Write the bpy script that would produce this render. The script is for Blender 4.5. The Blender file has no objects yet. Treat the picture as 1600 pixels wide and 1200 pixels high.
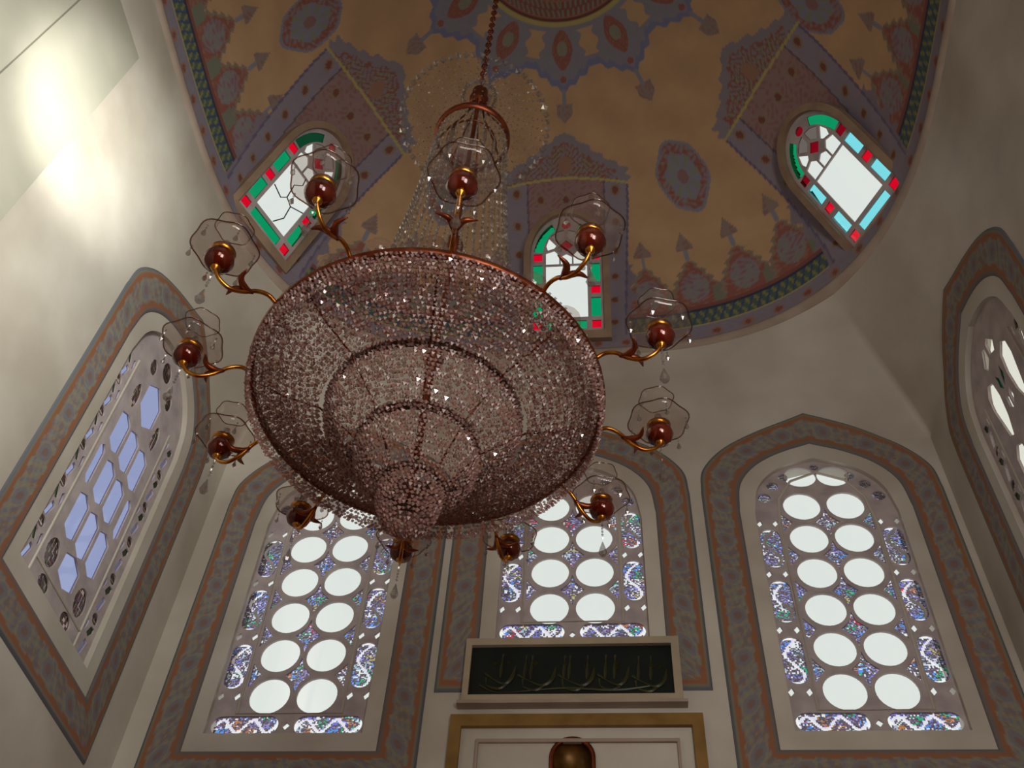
import bpy, bmesh, math, random
import numpy as np
from mathutils import Vector, Matrix
random.seed(7); rng = np.random.RandomState(7)
S = bpy.context.scene; COL = S.collection
D = 6.0; EYE = 1.6                     # one unit of the plan = 6 m, camera height
# ---------------------------------------------------------------- camera
pit, rol, yaw = (math.radians(v) for v in (50.604, 4.343, -8.216))
F = Vector((math.sin(yaw)*math.cos(pit), math.cos(yaw)*math.cos(pit), math.sin(pit)))
R0 = Vector((math.cos(yaw), -math.sin(yaw), 0)); U0 = R0.cross(F)
RR = math.cos(rol)*R0 + math.sin(rol)*U0; UU = -math.sin(rol)*R0 + math.cos(rol)*U0
cd = bpy.data.cameras.new('camera'); cam = bpy.data.objects.new('camera', cd); COL.objects.link(cam)
cd.sensor_width = 36; cd.lens = 1600.7/1600*36; cd.clip_start = .02; cd.clip_end = 200
m = Matrix((RR, UU, -F)).transposed().to_4x4(); m.translation = Vector((0, 0, EYE)); cam.matrix_world = m
S.camera = cam
# ---------------------------------------------------------------- world, lights, exposure
w = bpy.data.worlds.new('overcast_sky'); S.world = w; w.use_nodes = True
w.node_tree.nodes['Background'].inputs[0].default_value = (.86, .90, .87, 1)
w.node_tree.nodes['Background'].inputs[1].default_value = 1.0
def area(name, loc, aim, size, power, col, shape='RECTANGLE', size_y=None, spread=180):
    l = bpy.data.lights.new(name, 'AREA'); l.energy = power; l.color = col; l.shape = shape; l.size = size
    if size_y: l.size_y = size_y
    l.spread = math.radians(spread)
    o = bpy.data.objects.new(name, l); COL.objects.link(o); o.location = loc
    o.rotation_euler = (Vector(aim)-Vector(loc)).to_track_quat('-Z', 'Y').to_euler(); return o
area('daylight_back_window', (1.9, -5.4, 3.6), (-1.0, 6, 6.0), 3.0, 190, (1, .95, .88), size_y=3.6)  # unseen area light standing in for daylight from behind the camera
area('daylight_hall_window', (2.2, -2.0, 3.2), (-3.3, 3.2, 5.5), 1.6, 125, (1, .96, .90), size_y=2.2)  # area light added to brighten the west wall, no window built here
for en_, sz_, aim_ in ((270, 120, (-3.3, 2.8, 7.0)), (640, 42, (-3.3, 2.68, 7.72))):  # added spots without a fixture: broad wall fill and the glare patch
    l = bpy.data.lights.new('wall_floodlight', 'SPOT'); l.energy = en_; l.color = (.97, 1, .93); l.spot_size = math.radians(sz_); l.spot_blend = 1; l.shadow_soft_size = .12
    sp = bpy.data.objects.new('wall_floodlight', l); COL.objects.link(sp); sp.location = (-1.55, 1.55, 6.4)
    sp.rotation_euler = (Vector(aim_)-Vector(sp.location)).to_track_quat('-Z', 'Y').to_euler()
S.view_settings.view_transform = 'Standard'; S.view_settings.look = 'None'
S.view_settings.exposure = 0.0; S.view_settings.gamma = 1.0; S.view_settings.use_curve_mapping = False
S.cycles.transparent_max_bounces = 32; S.cycles.max_bounces = 8; S.cycles.caustics_reflective = False; S.cycles.caustics_refractive = False
# ---------------------------------------------------------------- helpers
def lin(c):
    c = np.asarray(c, float)/255.; return np.where(c <= .04045, c/12.92, ((c+.055)/1.055)**2.4)
def newmat(name):
    mt = bpy.data.materials.new(name); mt.use_nodes = True
    nt = mt.node_tree; b = nt.nodes['Principled BSDF']; return mt, nt, b
def noise_mat(name, c1, c2, scale=3, rough=.6, metal=0, bump=.0, spec=.4, bscale=40):
    mt, nt, b = newmat(name)
    tc = nt.nodes.new('ShaderNodeTexCoord'); n = nt.nodes.new('ShaderNodeTexNoise'); n.inputs['Scale'].default_value = scale; n.inputs['Detail'].default_value = 5
    r = nt.nodes.new('ShaderNodeValToRGB'); r.color_ramp.elements[0].position = .35; r.color_ramp.elements[1].position = .68
    r.color_ramp.elements[0].color = (*lin(c1), 1); r.color_ramp.elements[1].color = (*lin(c2), 1)
    nt.links.new(tc.outputs['Object'], n.inputs['Vector']); nt.links.new(n.outputs['Fac'], r.inputs['Fac']); nt.links.new(r.outputs['Color'], b.inputs['Base Color'])
    b.inputs['Roughness'].default_value = rough; b.inputs['Metallic'].default_value = metal; b.inputs['Specular IOR Level'].default_value = spec
    if bump:
        n2 = nt.nodes.new('ShaderNodeTexNoise'); n2.inputs['Scale'].default_value = bscale
        bp = nt.nodes.new('ShaderNodeBump'); bp.inputs['Strength'].default_value = bump; bp.inputs['Distance'].default_value = .01
        nt.links.new(tc.outputs['Object'], n2.inputs['Vector']); nt.links.new(n2.outputs['Fac'], bp.inputs['Height']); nt.links.new(bp.outputs['Normal'], b.inputs['Normal'])
    return mt
def paint_mat(name, rough=.75, spec=.25):
    mt, nt, b = newmat(name)
    a = nt.nodes.new('ShaderNodeVertexColor'); a.layer_name = 'paint'
    tc = nt.nodes.new('ShaderNodeTexCoord'); n = nt.nodes.new('ShaderNodeTexNoise'); n.inputs['Scale'].default_value = 9; n.inputs['Detail'].default_value = 6
    mx = nt.nodes.new('ShaderNodeMix'); mx.data_type = 'RGBA'; mx.blend_type = 'MULTIPLY'; mx.inputs[0].default_value = .15
    nt.links.new(tc.outputs['Object'], n.inputs['Vector']); nt.links.new(a.outputs['Color'], mx.inputs[6]); nt.links.new(n.outputs['Fac'], mx.inputs[7])
    nt.links.new(mx.outputs[2], b.inputs['Base Color']); b.inputs['Roughness'].default_value = rough; b.inputs['Specular IOR Level'].default_value = spec
    return mt
def glass_mat(name, col, gloss=.06, rough=.05, attr=False):
    mt = bpy.data.materials.new(name); mt.use_nodes = True; nt = mt.node_tree; nt.nodes.clear()
    o = nt.nodes.new('ShaderNodeOutputMaterial'); t = nt.nodes.new('ShaderNodeBsdfTransparent'); g = nt.nodes.new('ShaderNodeBsdfGlossy')
    mx = nt.nodes.new('ShaderNodeMixShader'); mx.inputs[0].default_value = gloss; g.inputs['Roughness'].default_value = rough
    t.inputs[0].default_value = (*col, 1)
    if attr:
        a = nt.nodes.new('ShaderNodeVertexColor'); a.layer_name = 'paint'; nt.links.new(a.outputs['Color'], t.inputs[0])
    nt.links.new(t.outputs[0], mx.inputs[1]); nt.links.new(g.outputs[0], mx.inputs[2]); nt.links.new(mx.outputs[0], o.inputs['Surface'])
    return mt
def crystal_mat(name, tint, diff, fg, fd, rg=.06, sparkle=.05):
    mt = bpy.data.materials.new(name); mt.use_nodes = True; nt = mt.node_tree; nt.nodes.clear()
    o = nt.nodes.new('ShaderNodeOutputMaterial'); t = nt.nodes.new('ShaderNodeBsdfTransparent'); g = nt.nodes.new('ShaderNodeBsdfGlossy'); d = nt.nodes.new('ShaderNodeBsdfDiffuse')
    geo = nt.nodes.new('ShaderNodeNewGeometry'); hs = nt.nodes.new('ShaderNodeMix'); hs.data_type = 'RGBA'
    hs.inputs[6].default_value = (*lin(diff), 1); hs.inputs[7].default_value = (*[min(1, v*1.9) for v in lin(diff)], 1)
    nt.links.new(geo.outputs['Random Per Island'], hs.inputs[0]); nt.links.new(hs.outputs[2], d.inputs[0])
    m1 = nt.nodes.new('ShaderNodeMixShader'); m2 = nt.nodes.new('ShaderNodeMixShader')
    g.inputs['Roughness'].default_value = .06; g.inputs[0].default_value = (1, .95, .95, 1); t.inputs[0].default_value = (*tint, 1)
    g.inputs['Roughness'].default_value = rg
    m1.inputs[0].default_value = fd
    gt = nt.nodes.new('ShaderNodeMath'); gt.operation = 'GREATER_THAN'; gt.inputs[1].default_value = 1-sparkle; nt.links.new(geo.outputs['Random Per Island'], gt.inputs[0])
    mm = nt.nodes.new('ShaderNodeMath'); mm.operation = 'MULTIPLY_ADD'; mm.inputs[1].default_value = .45; mm.inputs[2].default_value = fg
    nt.links.new(gt.outputs[0], mm.inputs[0]); nt.links.new(mm.outputs[0], m2.inputs[0])
    rr_ = nt.nodes.new('ShaderNodeMath'); rr_.operation = 'MULTIPLY_ADD'; rr_.inputs[1].default_value = .05-rg; rr_.inputs[2].default_value = rg
    nt.links.new(gt.outputs[0], rr_.inputs[0]); nt.links.new(rr_.outputs[0], g.inputs['Roughness'])
    nt.links.new(t.outputs[0], m1.inputs[1]); nt.links.new(d.outputs[0], m1.inputs[2]); nt.links.new(m1.outputs[0], m2.inputs[1]); nt.links.new(g.outputs[0], m2.inputs[2]); nt.links.new(m2.outputs[0], o.inputs['Surface'])
    return mt
M = dict(
    plaster=noise_mat('white_plaster', (176, 166, 152), (205, 198, 186), 1.1, .5, bump=.12, bscale=14, spec=.5),
    lattice=noise_mat('gypsum_lattice', (168, 154, 156), (192, 180, 178), 6, .8, bump=.2),
    mould=noise_mat('pinkish_moulding', (158, 138, 124), (172, 154, 140), 4, .7),
    floor=noise_mat('red_carpet', (110, 40, 36), (130, 52, 44), 8, .95),
    brass=noise_mat('aged_brass', (168, 100, 34), (222, 156, 66), 20, .28, 1),
    brown=noise_mat('dark_red_brass', (104, 48, 30), (140, 70, 38), 18, .35, .75),
    amber=noise_mat('amber_glass_bowl', (64, 12, 3), (112, 30, 6), 14, .10, .25, spec=.9),
    gold=noise_mat('gilded_wood', (128, 96, 46), (152, 116, 62), 5, .5, .25),
    nichegold=noise_mat('niche_gilding', (84, 56, 22), (124, 86, 34), 12, .4, .6),
    board=noise_mat('blackish_green_board', (14, 20, 20), (22, 28, 24), 5, .35),
    script=noise_mat('faded_gold_script', (38, 38, 14), (56, 54, 18), 8, .4),
    signframe=noise_mat('beige_sign_frame', (164, 150, 128), (178, 160, 136), 5, .6),
    tier=noise_mat('dull_brown_metal_band', (66, 40, 32), (92, 58, 44), 14, .5, .3),
    paint=paint_mat('dome_paint'), band=paint_mat('border_paint', .7),
    clear=glass_mat('clear_pane_glass', (.97, .98, .97)), lilac=glass_mat('lilac_frosted_glass', (.60, .63, .82)),
    warm=glass_mat('warm_clear_glass', (.97, .95, .90)),
    red=glass_mat('red_stained_glass', (.93, .01, .15)), darkred=glass_mat('dark_red_stained_glass', (.50, .02, .10)),
    green=glass_mat('green_stained_glass', (.03, .60, .38)), dgreen=glass_mat('dark_green_stained_glass', (.0, .24, .16)),
    cyan=glass_mat('pale_cyan_glass', (.50, .94, 1.0)), mosaic=glass_mat('mosaic_glass_bits', (1, 1, 1), .05, .15, True),
    cryst=crystal_mat('cut_crystal', (.70, .57, .54), (158, 122, 112), .07, .42, .38, .05),
    drop=crystal_mat('clear_crystal', (.72, .70, .70), (150, 136, 128), .14, .10, .10),
    shade=crystal_mat('thin_blown_glass', (.92, .88, .86), (150, 132, 122), .05, .09, .05), rim=glass_mat('amber_tinted_glass_rim', (.50, .32, .24), .22, .15),
)
def props(o, label=None, cat=None, group=None, kind=None):
    for k, v in (('label', label), ('category', cat), ('group', group), ('kind', kind)):
        if v: o[k] = v
    return o
def link(name, me, mat, parent=None):
    o = bpy.data.objects.new(name, me)
    if mat is not None and not me.materials: me.materials.append(mat)
    COL.objects.link(o)
    if parent: o.parent = parent
    return o
def mesh_np(name, V, Fq, mat, parent=None, cols=None, smooth=False):
    V = np.asarray(V, np.float32); Fq = np.asarray(Fq, np.int32); n = Fq.shape[1]
    me = bpy.data.meshes.new(name); me.vertices.add(len(V)); me.vertices.foreach_set('co', V.ravel())
    me.loops.add(Fq.size); me.loops.foreach_set('vertex_index', Fq.ravel())
    me.polygons.add(len(Fq)); me.polygons.foreach_set('loop_start', np.arange(0, Fq.size, n, dtype=np.int32))
    if smooth: me.polygons.foreach_set('use_smooth', np.ones(len(Fq), bool))
    me.update(calc_edges=True)
    if cols is not None:
        at = me.color_attributes.new('paint', 'FLOAT_COLOR', 'POINT'); c4 = np.ones((len(V), 4), np.float32); c4[:, :3] = cols
        at.data.foreach_set('color', c4.ravel())
    return link(name, me, mat, parent)
def empty(name, loc=(0, 0, 0), parent=None):
    o = bpy.data.objects.new(name, None); COL.objects.link(o); o.location = loc; o.empty_display_size = .1
    if parent: o.parent = parent
    return o
class MB:
    """collects pieces, links them as one mesh"""
    def __init__(s): s.v = []; s.f = []
    def add(s, v, f):
        b = len(s.v); s.v += [tuple(p) for p in v]; s.f += [tuple(i+b for i in q) for q in f]; return s
    def box(s, lo, hi):
        x0, y0, z0 = lo; x1, y1, z1 = hi
        return s.add([(x0,y0,z0),(x1,y0,z0),(x1,y1,z0),(x0,y1,z0),(x0,y0,z1),(x1,y0,z1),(x1,y1,z1),(x0,y1,z1)],
                     [(0,3,2,1),(4,5,6,7),(0,1,5,4),(1,2,6,5),(2,3,7,6),(3,0,4,7)])
    def tube(s, pts, r, n=8, closed=False, rs=None):
        pts = [Vector(p) for p in pts]; m = len(pts); V = []; up = None
        for i, p in enumerate(pts):
            a = pts[(i-1) % m] if (closed or i > 0) else p; b = pts[(i+1) % m] if (closed or i < m-1) else p
            t = (b-a).normalized()
            if up is None: up = Vector((0, 0, 1)) if abs(t.z) < .9 else Vector((1, 0, 0))
            x = t.cross(up).normalized(); y = x.cross(t).normalized(); up = y
            rr = rs[i] if rs else r
            V += [p + (x*math.cos(k*2*math.pi/n) + y*math.sin(k*2*math.pi/n))*rr for k in range(n)]
        Fq = []
        for i in range(m if closed else m-1):
            j = (i+1) % m
            for k in range(n): Fq.append((i*n+k, i*n+(k+1) % n, j*n+(k+1) % n, j*n+k))
        if not closed: Fq += [tuple(range(n))[::-1], tuple((m-1)*n+k for k in range(n))]
        return s.add(V, Fq)
    def lathe(s, prof, c=(0, 0, 0), n=24, wav=None):
        V = []
        for j, (r, z) in enumerate(prof):
            for k in range(n):
                a = 2*math.pi*k/n; q = r*(1 + (wav[j]*math.cos(6*a) if wav else 0)); V.append((c[0]+q*math.cos(a), c[1]+q*math.sin(a), c[2]+z))
        return s.add(V, [(j*n+k, j*n+(k+1) % n, (j+1)*n+(k+1) % n, (j+1)*n+k) for j in range(len(prof)-1) for k in range(n)])
    def octa(s, p, r, h=None, tw=0.):
        h = h or r; x, y, z = p; c, q = math.cos(tw)*r, math.sin(tw)*r
        return s.add([(x+c,y+q,z),(x-q,y+c,z),(x-c,y-q,z),(x+q,y-c,z),(x,y,z+h),(x,y,z-h)],
                     [(0,1,4),(1,2,4),(2,3,4),(3,0,4),(1,0,5),(2,1,5),(3,2,5),(0,3,5)])
    def build(s, name, mat, parent=None, smooth=False):
        me = bpy.data.meshes.new(name); me.from_pydata(s.v, [], s.f)
        if smooth: me.polygons.foreach_set('use_smooth', np.ones(len(s.f), bool))
        me.update(); return link(name, me, mat, parent)
def flat(name, loops, depth, place, mat, parent=None):
    """flat plate with holes: loops in (u, w); place maps (u, w, d) to the world"""
    cu = bpy.data.curves.new('tmp', 'CURVE'); cu.dimensions = '2D'; cu.fill_mode = 'BOTH'; cu.extrude = depth/2
    for L in loops:
        sp_ = cu.splines.new('POLY'); sp_.points.add(len(L)-1); sp_.use_cyclic_u = True
        for i, (a, b) in enumerate(L): sp_.points[i].co = (a, b, 0, 1)
    ob = bpy.data.objects.new('tmp', cu); me = bpy.data.meshes.new_from_object(ob); bpy.data.objects.remove(ob)
    n = len(me.vertices); co = np.empty(n*3, np.float32); me.vertices.foreach_get('co', co); co = co.reshape(-1, 3)
    out = np.array([place(a, b, d) for a, b, d in co], np.float32); me.vertices.foreach_set('co', out.ravel())
    me.name = name; me.update(); me.materials.clear()
    return link(name, me, mat, parent)
def circ(u, w, r, n=28, rw=None): return [(u+r*math.cos(2*math.pi*k/n), w+(rw or r)*math.sin(2*math.pi*k/n)) for k in range(n)]
def interp_curve(P, n):
    """smooth sampling of control points (Catmull-Rom)"""
    P = [np.array(p, float) for p in P]; P = [2*P[0]-P[1]] + P + [2*P[-1]-P[-2]]; out = []
    seg = len(P)-3
    for i in range(n+1):
        t = i/n*seg; k = min(int(t), seg-1); f = t-k; a, b, c, d = P[k:k+4]
        out.append(.5*((2*b) + (c-a)*f + (2*a-5*b+4*c-d)*f*f + (3*b-a-3*c+d)*f**3))
    return out
# ---------------------------------------------------------------- plan of the domed bay (units of D, eye at 0)
CX, CY, W = -.055, .498, .502
ZM, ZR, RD, BD, HD = 1.08, 1.30, .526, .055, .50     # morph start, rim height, rim radius, squareness, dome rise
def rim_r(az, t=0.): return RD*(1-BD*np.cos(4*az)*np.cos(t)**2)
def sq_r(az): return W/np.maximum(np.abs(np.sin(az)), np.abs(np.cos(az)))
def blend(z):
    s = np.clip((np.asarray(z, float)-ZM)/(ZR-ZM), 0, 1); return s**1.4*(1.4-.4*s)
def sec_r(az, z): s = blend(z); return sq_r(az)*(1-s) + np.minimum(rim_r(az), sq_r(az)*1.0)*s
def world(x, y, z): return np.stack([np.asarray(x)*D, np.asarray(y)*D, np.asarray(z)*D+EYE], -1)
AZT = np.radians(np.linspace(-45, 45, 361))
def wall_dist(u, z):
    """distance from bay centre to the wall surface at lateral offset u, height z"""
    r = sec_r(AZT, z); return float(np.interp(u, r*np.sin(AZT), r*np.cos(AZT)))
SIDES = dict(north=0., east=90., west=-90.)
def placer(side, fit=False):
    """(u along the wall seen from inside left-to-right, height, depth outward) -> world"""
    a = math.radians(SIDES[side]); n = (math.sin(a), math.cos(a)); t = (math.cos(a), -math.sin(a))
    def f(u, z, d=0.):
        q = (wall_dist(u, z) if fit else W) + d
        return ((CX+n[0]*q+t[0]*u)*D, (CY+n[1]*q+t[1]*u)*D, z*D+EYE)
    return f
# arch outlines, relative to the window axis; u >= 0 half, bottom to apex
def arch(half_pts, zb, n=40, zs=None):
    a = half_pts[0][0]; side = [(a, zb + (half_pts[0][1]-zb)*i/24) for i in range(24)]
    cur = interp_curve(half_pts, n); right = side + [tuple(p) for p in cur]
    bot = [(-a + 2*a*i/16, zb) for i in range(1, 16)]
    left = [(-u, z) for u, z in right[:-1]][::-1]
    return right + left + bot            # counter-clockwise from the lower right corner
OUT = [(.158, .985), (.152, 1.028), (.120, 1.070), (.070, 1.102), (0, 1.131)]
INN = [(.110, .950), (.103, .998), (.080, 1.032), (.045, 1.056), (0, 1.074)]
GLA = [(.0915, .945), (.083, .988), (.064, 1.016), (.036, 1.035), (0, 1.046)]
# ---------------------------------------------------------------- walls
WIN = {'north': [(-.3190, .557, .604, .626, .679), (.005, .676, .74, .750, .800), (.3355, .557, .604, .626, .679)],
       'west': [(.287, .553, .604, .626, 0)], 'east': [(-.287, .553, .604, .626, 0)]}
NICHE = (.006, .0225, .617)
walls = {}
for side in ('north', 'east', 'west'):
    P = placer(side); zf = -EYE/D
    L = [[(-W, zf), (W, zf), (W, ZM), (-W, ZM)]]
    for (u0, zo, zi, zg, z1) in WIN[side]: L.append([(u+u0, z) for u, z in arch(GLA, zg)])
    if side == 'north': L.append([(NICHE[0]+u, z) for u, z in [(-.0225, .50), (.0225, .50)] + [(.0225*math.cos(a), .5945+.0225*math.sin(a)) for a in np.linspace(0, math.pi, 17)]])
    o = flat('wall_'+side, L, 0, P, M['plaster']); props(o, kind='structure'); walls[side] = o
    # window reveals
    for k, (u0, zo, zi, zg, z1) in enumerate(WIN[side]):
        G = arch(GLA, zg); mb = MB(); n = len(G)
        V = [P(u+u0, z, d) for d in (0, .03) for u, z in G]
        mb.add(V, [(i, (i+1) % n, n+(i+1) % n, n+i) for i in range(n)])
        rv = mb.build('reveal', M['plaster'], o)
# upper wall that curves from the square room to the dome rim
naz, nz = 720, 26
az = np.radians(np.arange(naz)*.5); zz = ZM + (ZR-ZM)*np.linspace(0, 1, nz)
A, Z = np.meshgrid(az, zz); Rr = sec_r(A, Z)
V = world(CX+Rr*np.sin(A), CY+Rr*np.cos(A), Z).reshape(-1, 3)
def gridf(nr, nc, wrap):
    i, j = np.meshgrid(np.arange(nr-1), np.arange(nc if wrap else nc-1), indexing='ij'); j2 = (j+1) % nc
    return np.stack([i*nc+j, i*nc+j2, (i+1)*nc+j2, (i+1)*nc+j], -1).reshape(-1, 4)
o = mesh_np('wall_pendentives', V, gridf(nz, naz, True), M['plaster'], smooth=True); props(o, kind='structure')
# hall behind the camera, floor, hall ceiling
x0, x1, yb, ys = (CX-W)*D, (CX+W)*D, -7.0, (CY-W)*D
for nm, v in (('wall_hall_west', [(x0, yb, 0), (x0, ys, 0), (x0, ys, 8.08), (x0, yb, 8.08)]), ('wall_hall_east', [(x1, yb, 0), (x1, ys, 0), (x1, ys, 8.08), (x1, yb, 8.08)]),
              ('wall_south', [(x0, yb, 0), (x1, yb, 0), (x1, yb, 8.08), (x0, yb, 8.08)]), ('ceiling_hall', [(x0, yb, 8.08), (x1, yb, 8.08), (x1, ys, 8.08), (x0, ys, 8.08)])):
    props(MB().add(v, [(0, 1, 2, 3)]).build(nm, M['plaster']), kind='structure')
props(MB().box((x0-.3, yb-.3, -.1), (x1+.3, 6.4, 0)).build('floor', M['floor']), kind='structure')
# projecting pier on the west wall: two smooth panels with a joint between them
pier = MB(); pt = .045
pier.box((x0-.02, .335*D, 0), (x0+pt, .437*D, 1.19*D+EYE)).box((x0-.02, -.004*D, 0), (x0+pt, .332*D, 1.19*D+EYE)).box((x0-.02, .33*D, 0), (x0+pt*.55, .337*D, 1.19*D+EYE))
props(pier.build('wall_pier_west', noise_mat('greyish_pier_plaster', (148, 145, 131), (166, 161, 147), 1.3, .45)), kind='structure')  # darker tone stands in for shade on the pier face
# rim moulding under the dome
prof = [(0, -.012), (-.004, -.010), (-.0055, -.003), (-.004, .002), (0, .003)]
V = []
for dr, dz in prof:
    r = sec_r(az, ZR+dz) + dr; V.append(world(CX+r*np.sin(az), CY+r*np.cos(az), np.full(naz, ZR+dz)))
o = mesh_np('trim_dome_rim', np.concatenate(V), gridf(len(prof), naz, True), M['mould'], smooth=True); props(o, kind='structure')
# ---------------------------------------------------------------- the dome and its painting
DW = {'R': (.3985, .7914, 1.349, 61.96, 27.5), 'L': (-.5068, .7665, 1.349, -66.17, 24.5), 'F': (-.0583, .974, 1.349, -.25, 21.7),
      'BR': (.3985, .2046, 1.349, 118.0, 26), 'BL': (-.5085, .2046, 1.349, -118.0, 26), 'B': (-.055, .022, 1.349, 180., 22)}
def dome_xyz(az, t):
    r = rim_r(az, t)*np.cos(t); return CX+r*np.sin(az), CY+r*np.cos(az), ZR+HD*np.sin(t)
def arc_d(a, b): return (a-b+180) % 360-180
def hsh(i, j): return np.mod(np.sin(i*12.9898+j*78.233)*43758.5453, 1.)
def paint_dome(azr, t):
    x, y, z = dome_xyz(azr, t); a = np.degrees(azr); td = np.degrees(t); N = len(a); rad = RD*np.cos(t)
    C = np.empty((N, 3)); yel = lin((195, 159, 121)); C[:] = yel
    C *= (1+.07*np.sin(a*.31+td*.4)*np.sin(td*.23-a*.11))[:, None]
    blue, lav, mar, gg, dgr, pink, gold = (lin(c) for c in ((140, 138, 152), (150, 136, 148), (150, 96, 86), (140, 142, 124), (84, 104, 92), (160, 120, 104), (184, 168, 108)))
    fine = np.sin(a*2.3+np.sin(td*1.9)*2)*np.sin(td*2.6+np.sin(a*1.1)*2)
    def put(mask, c, amt=1.):
        C[mask] = C[mask]*(1-amt) + c*amt
    # cypress palmettes above the base band, with little finials
    for c0 in (15.5, 24, 33, 42, 72.5, 81, 90, 99, 107.5, 138, 147, 156, 165):
        for sg in (-1, 1):
            da = arc_d(a, c0*sg); u = np.abs(da)/4.7; tt = (td-9)/12.4
            edge = np.clip(1.0-np.clip(tt-.25, 0, 1)**1.5*1.45, 0, 1) + .06*np.sin(td*3.2)
            ins = (tt > 0) & (tt < 1) & (u < edge)
            put(ins, mar); put(ins & (fine > .25), pink, .8); put(ins & (np.abs(u-edge) < .16), gg, .6)
            core = ins & ((u/.55)**2+((tt-.42)/.3)**2 < 1); put(core, blue, .75); put(core & (fine > .3), gg, .7); put(core & (fine < -.45), mar, .7)
            fin = (td > 23.4) & (td < 27.6) & (np.abs(da) < np.clip((27.6-td)*.55, 0, 1.75)); put(fin, blue*.4+yel*.35); put(fin & (fine > .3), mar, .5)
            put((td > 21) & (td < 23.6) & (np.abs(da) < .35), blue)
            un = (np.abs(arc_d(a, c0*sg+4.3)) < 1.5) & (td > 8.8) & (td < 13.5+fine); put(un, gg*.8)
    # rosettes
    for c0 in (29., -29., 78.5, -82., 127., -127., 180.-24, -156.):
        u = arc_d(a, c0)*np.pi/180*rad/.042; v = (td-38.8)/7.7; q = np.abs(u)**1.7+np.abs(v)**1.7+.05*np.sin(6*np.arctan2(v, u))
        th = np.arctan2(v, u); rr = np.hypot(u, v)
        put(q < 1, pink*.5+mar*.5); put((q < 1) & (fine > .2), mar); put((q < 1) & (fine < -.3), blue, .8); put((q < 1.06) & (q > .9), blue)
        put(q < .50, blue); put((q < .5) & (np.cos(8*th) > .35) & (rr > .28), gg, .9); put(rr < .2, mar, .7)
    # lobed collar round the crown, twelve lobes
    al = arc_d(np.mod(a+15, 30), 15); k = np.abs(al)/15
    tb = 60.7+4.9*k**.85-.35*np.cos(al*1.25)*(k > .1)
    ins = td > tb; put(ins, blue); put(ins & (fine > .35), gg, .55); put(ins & (fine < -.5), lav, .8)
    put(ins & (td < tb+1.3), lin((126, 128, 158)))
    ul = al*np.pi/180*rad
    alm = ((np.abs(ul)/.0185)**1.5+(np.abs(td-69)/3.9)**1.5) < 1; put(alm, mar); put(((ul/.009)**2+((td-69.3)/1.5)**2) < 1, gg); put(alm & (fine > .3), pink, .5)
    put(((ul/.006)**2+((td-63.4)/.6)**2) < 1, mar)
    ac = (15-np.abs(al))*np.pi/180*rad; cut = (ac < .0135+.004*np.cos((td-69.8)*2.0)) & (td > 67.4) & (td < 72.4); put(cut, yel)
    fin = (td > 54.8) & (td < 58.6) & (np.abs(ul) < np.clip((td-54.8)*.0085, 0, .0145)); put(fin, blue*.45+yel*.35); put(fin & (fine > .2), mar, .4)
    put((td >= 58.4) & (td < 61.6) & (np.abs(ul) < .0035), blue)
    # crown disc
    dsk = td > 73.8; put(dsk, mar*.85); rc = (90-td); put(dsk & (np.sin(rc*2.1)*np.cos(a*rc*.055*2) > .15), gg*.9); put(dsk & (np.sin(rc*2.1+1.5) > .9), lin((176, 120, 100)), .6)
    put(np.abs(td-73.8) < .32, gold); put((td > 74.1) & (td < 74.9), mar*.5)
    # window surrounds
    for (bx, by, bz, n, tl) in DW.values():
        n_ = n*(1-4.9/64) if abs(n) > 5 and abs(n) < 90 else n; nr = np.radians(n_); u = (x-bx)*np.cos(nr)-(y-by)*np.sin(nr)
        u = u*np.interp(z, [1.35, 1.6], [1.14, 1.0]); zl_ = 1.627+.016*(1-(u/.11)**2); near = (np.abs(arc_d(a, n)) < 50) & (((x-CX)*np.sin(nr)+(y-CY)*np.cos(nr)) > .08)
        au = np.abs(u); pan = near & (z < zl_) & (au < .109)
        step = np.interp(z, [1.635, 1.648, 1.660, 1.672, 1.684, 1.700], [.112, .108, .082, .058, .038, 0])+.004*np.sin(z*520)
        gab = near & (z >= zl_) & (z < 1.70) & (au < step)
        put(gab, lin((142, 134, 142))); put(gab & (au < step-.022) & (fine > -.2), mar); put(gab & (au < step-.03) & (fine > .4), gg); put(gab & (np.hypot(au, (z-1.66)) < .012), pink)
        sh = near & (z < 1.49) & (z > 1.30) & (au < .122+.006*np.sin(z*160)); put(sh, lav*.85)
        put(pan, lav); put(pan & (fine > .25), blue, .8); put(pan & (au > .066) & (au < .069), lin((110, 96, 104))); put(pan & (au < .066), pink*.55+lav*.45); put(pan & (au < .066) & (fine > .3), mar, .55)
        put(near & (z < zl_) & (au > .106) & (au < .110), lin((112, 104, 130)))
        zc = np.mod(z-1.345, .05)-.025; ro = pan & (np.hypot(au-.087, zc) < .0085); put(ro, lin((150, 130, 104))); put(pan & (np.hypot(au-.087, zc) < .0055), mar*.7)
        uc = np.mod(u+.0225, .045)-.0225; ro = pan & (np.hypot(uc, z-1.612) < .0085) & (au < .08); put(ro, lin((150, 130, 104))); put(ro & (np.hypot(uc, z-1.612) < .0055), mar*.7)
        put(near & (np.abs(z-zl_) < .0018) & (au < .112), gold)
        # keep the base band out of the surround
        C_pan = near & (au < .109) & (td > 4.2) & (td < 10); 
    # base band, green band
    mid = np.ones(N, bool)
    for (bx, by, bz, n, tl) in DW.values():
        n_ = n*(1-4.9/64) if abs(n) > 5 and abs(n) < 90 else n; nr = np.radians(n_); u = ((x-bx)*np.cos(nr)-(y-by)*np.sin(nr))*1.1
        mid &= ~((np.abs(arc_d(a, n)) < 50) & (np.abs(u) < .112) & (((x-CX)*np.sin(nr)+(y-CY)*np.cos(nr)) > .08))
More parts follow.
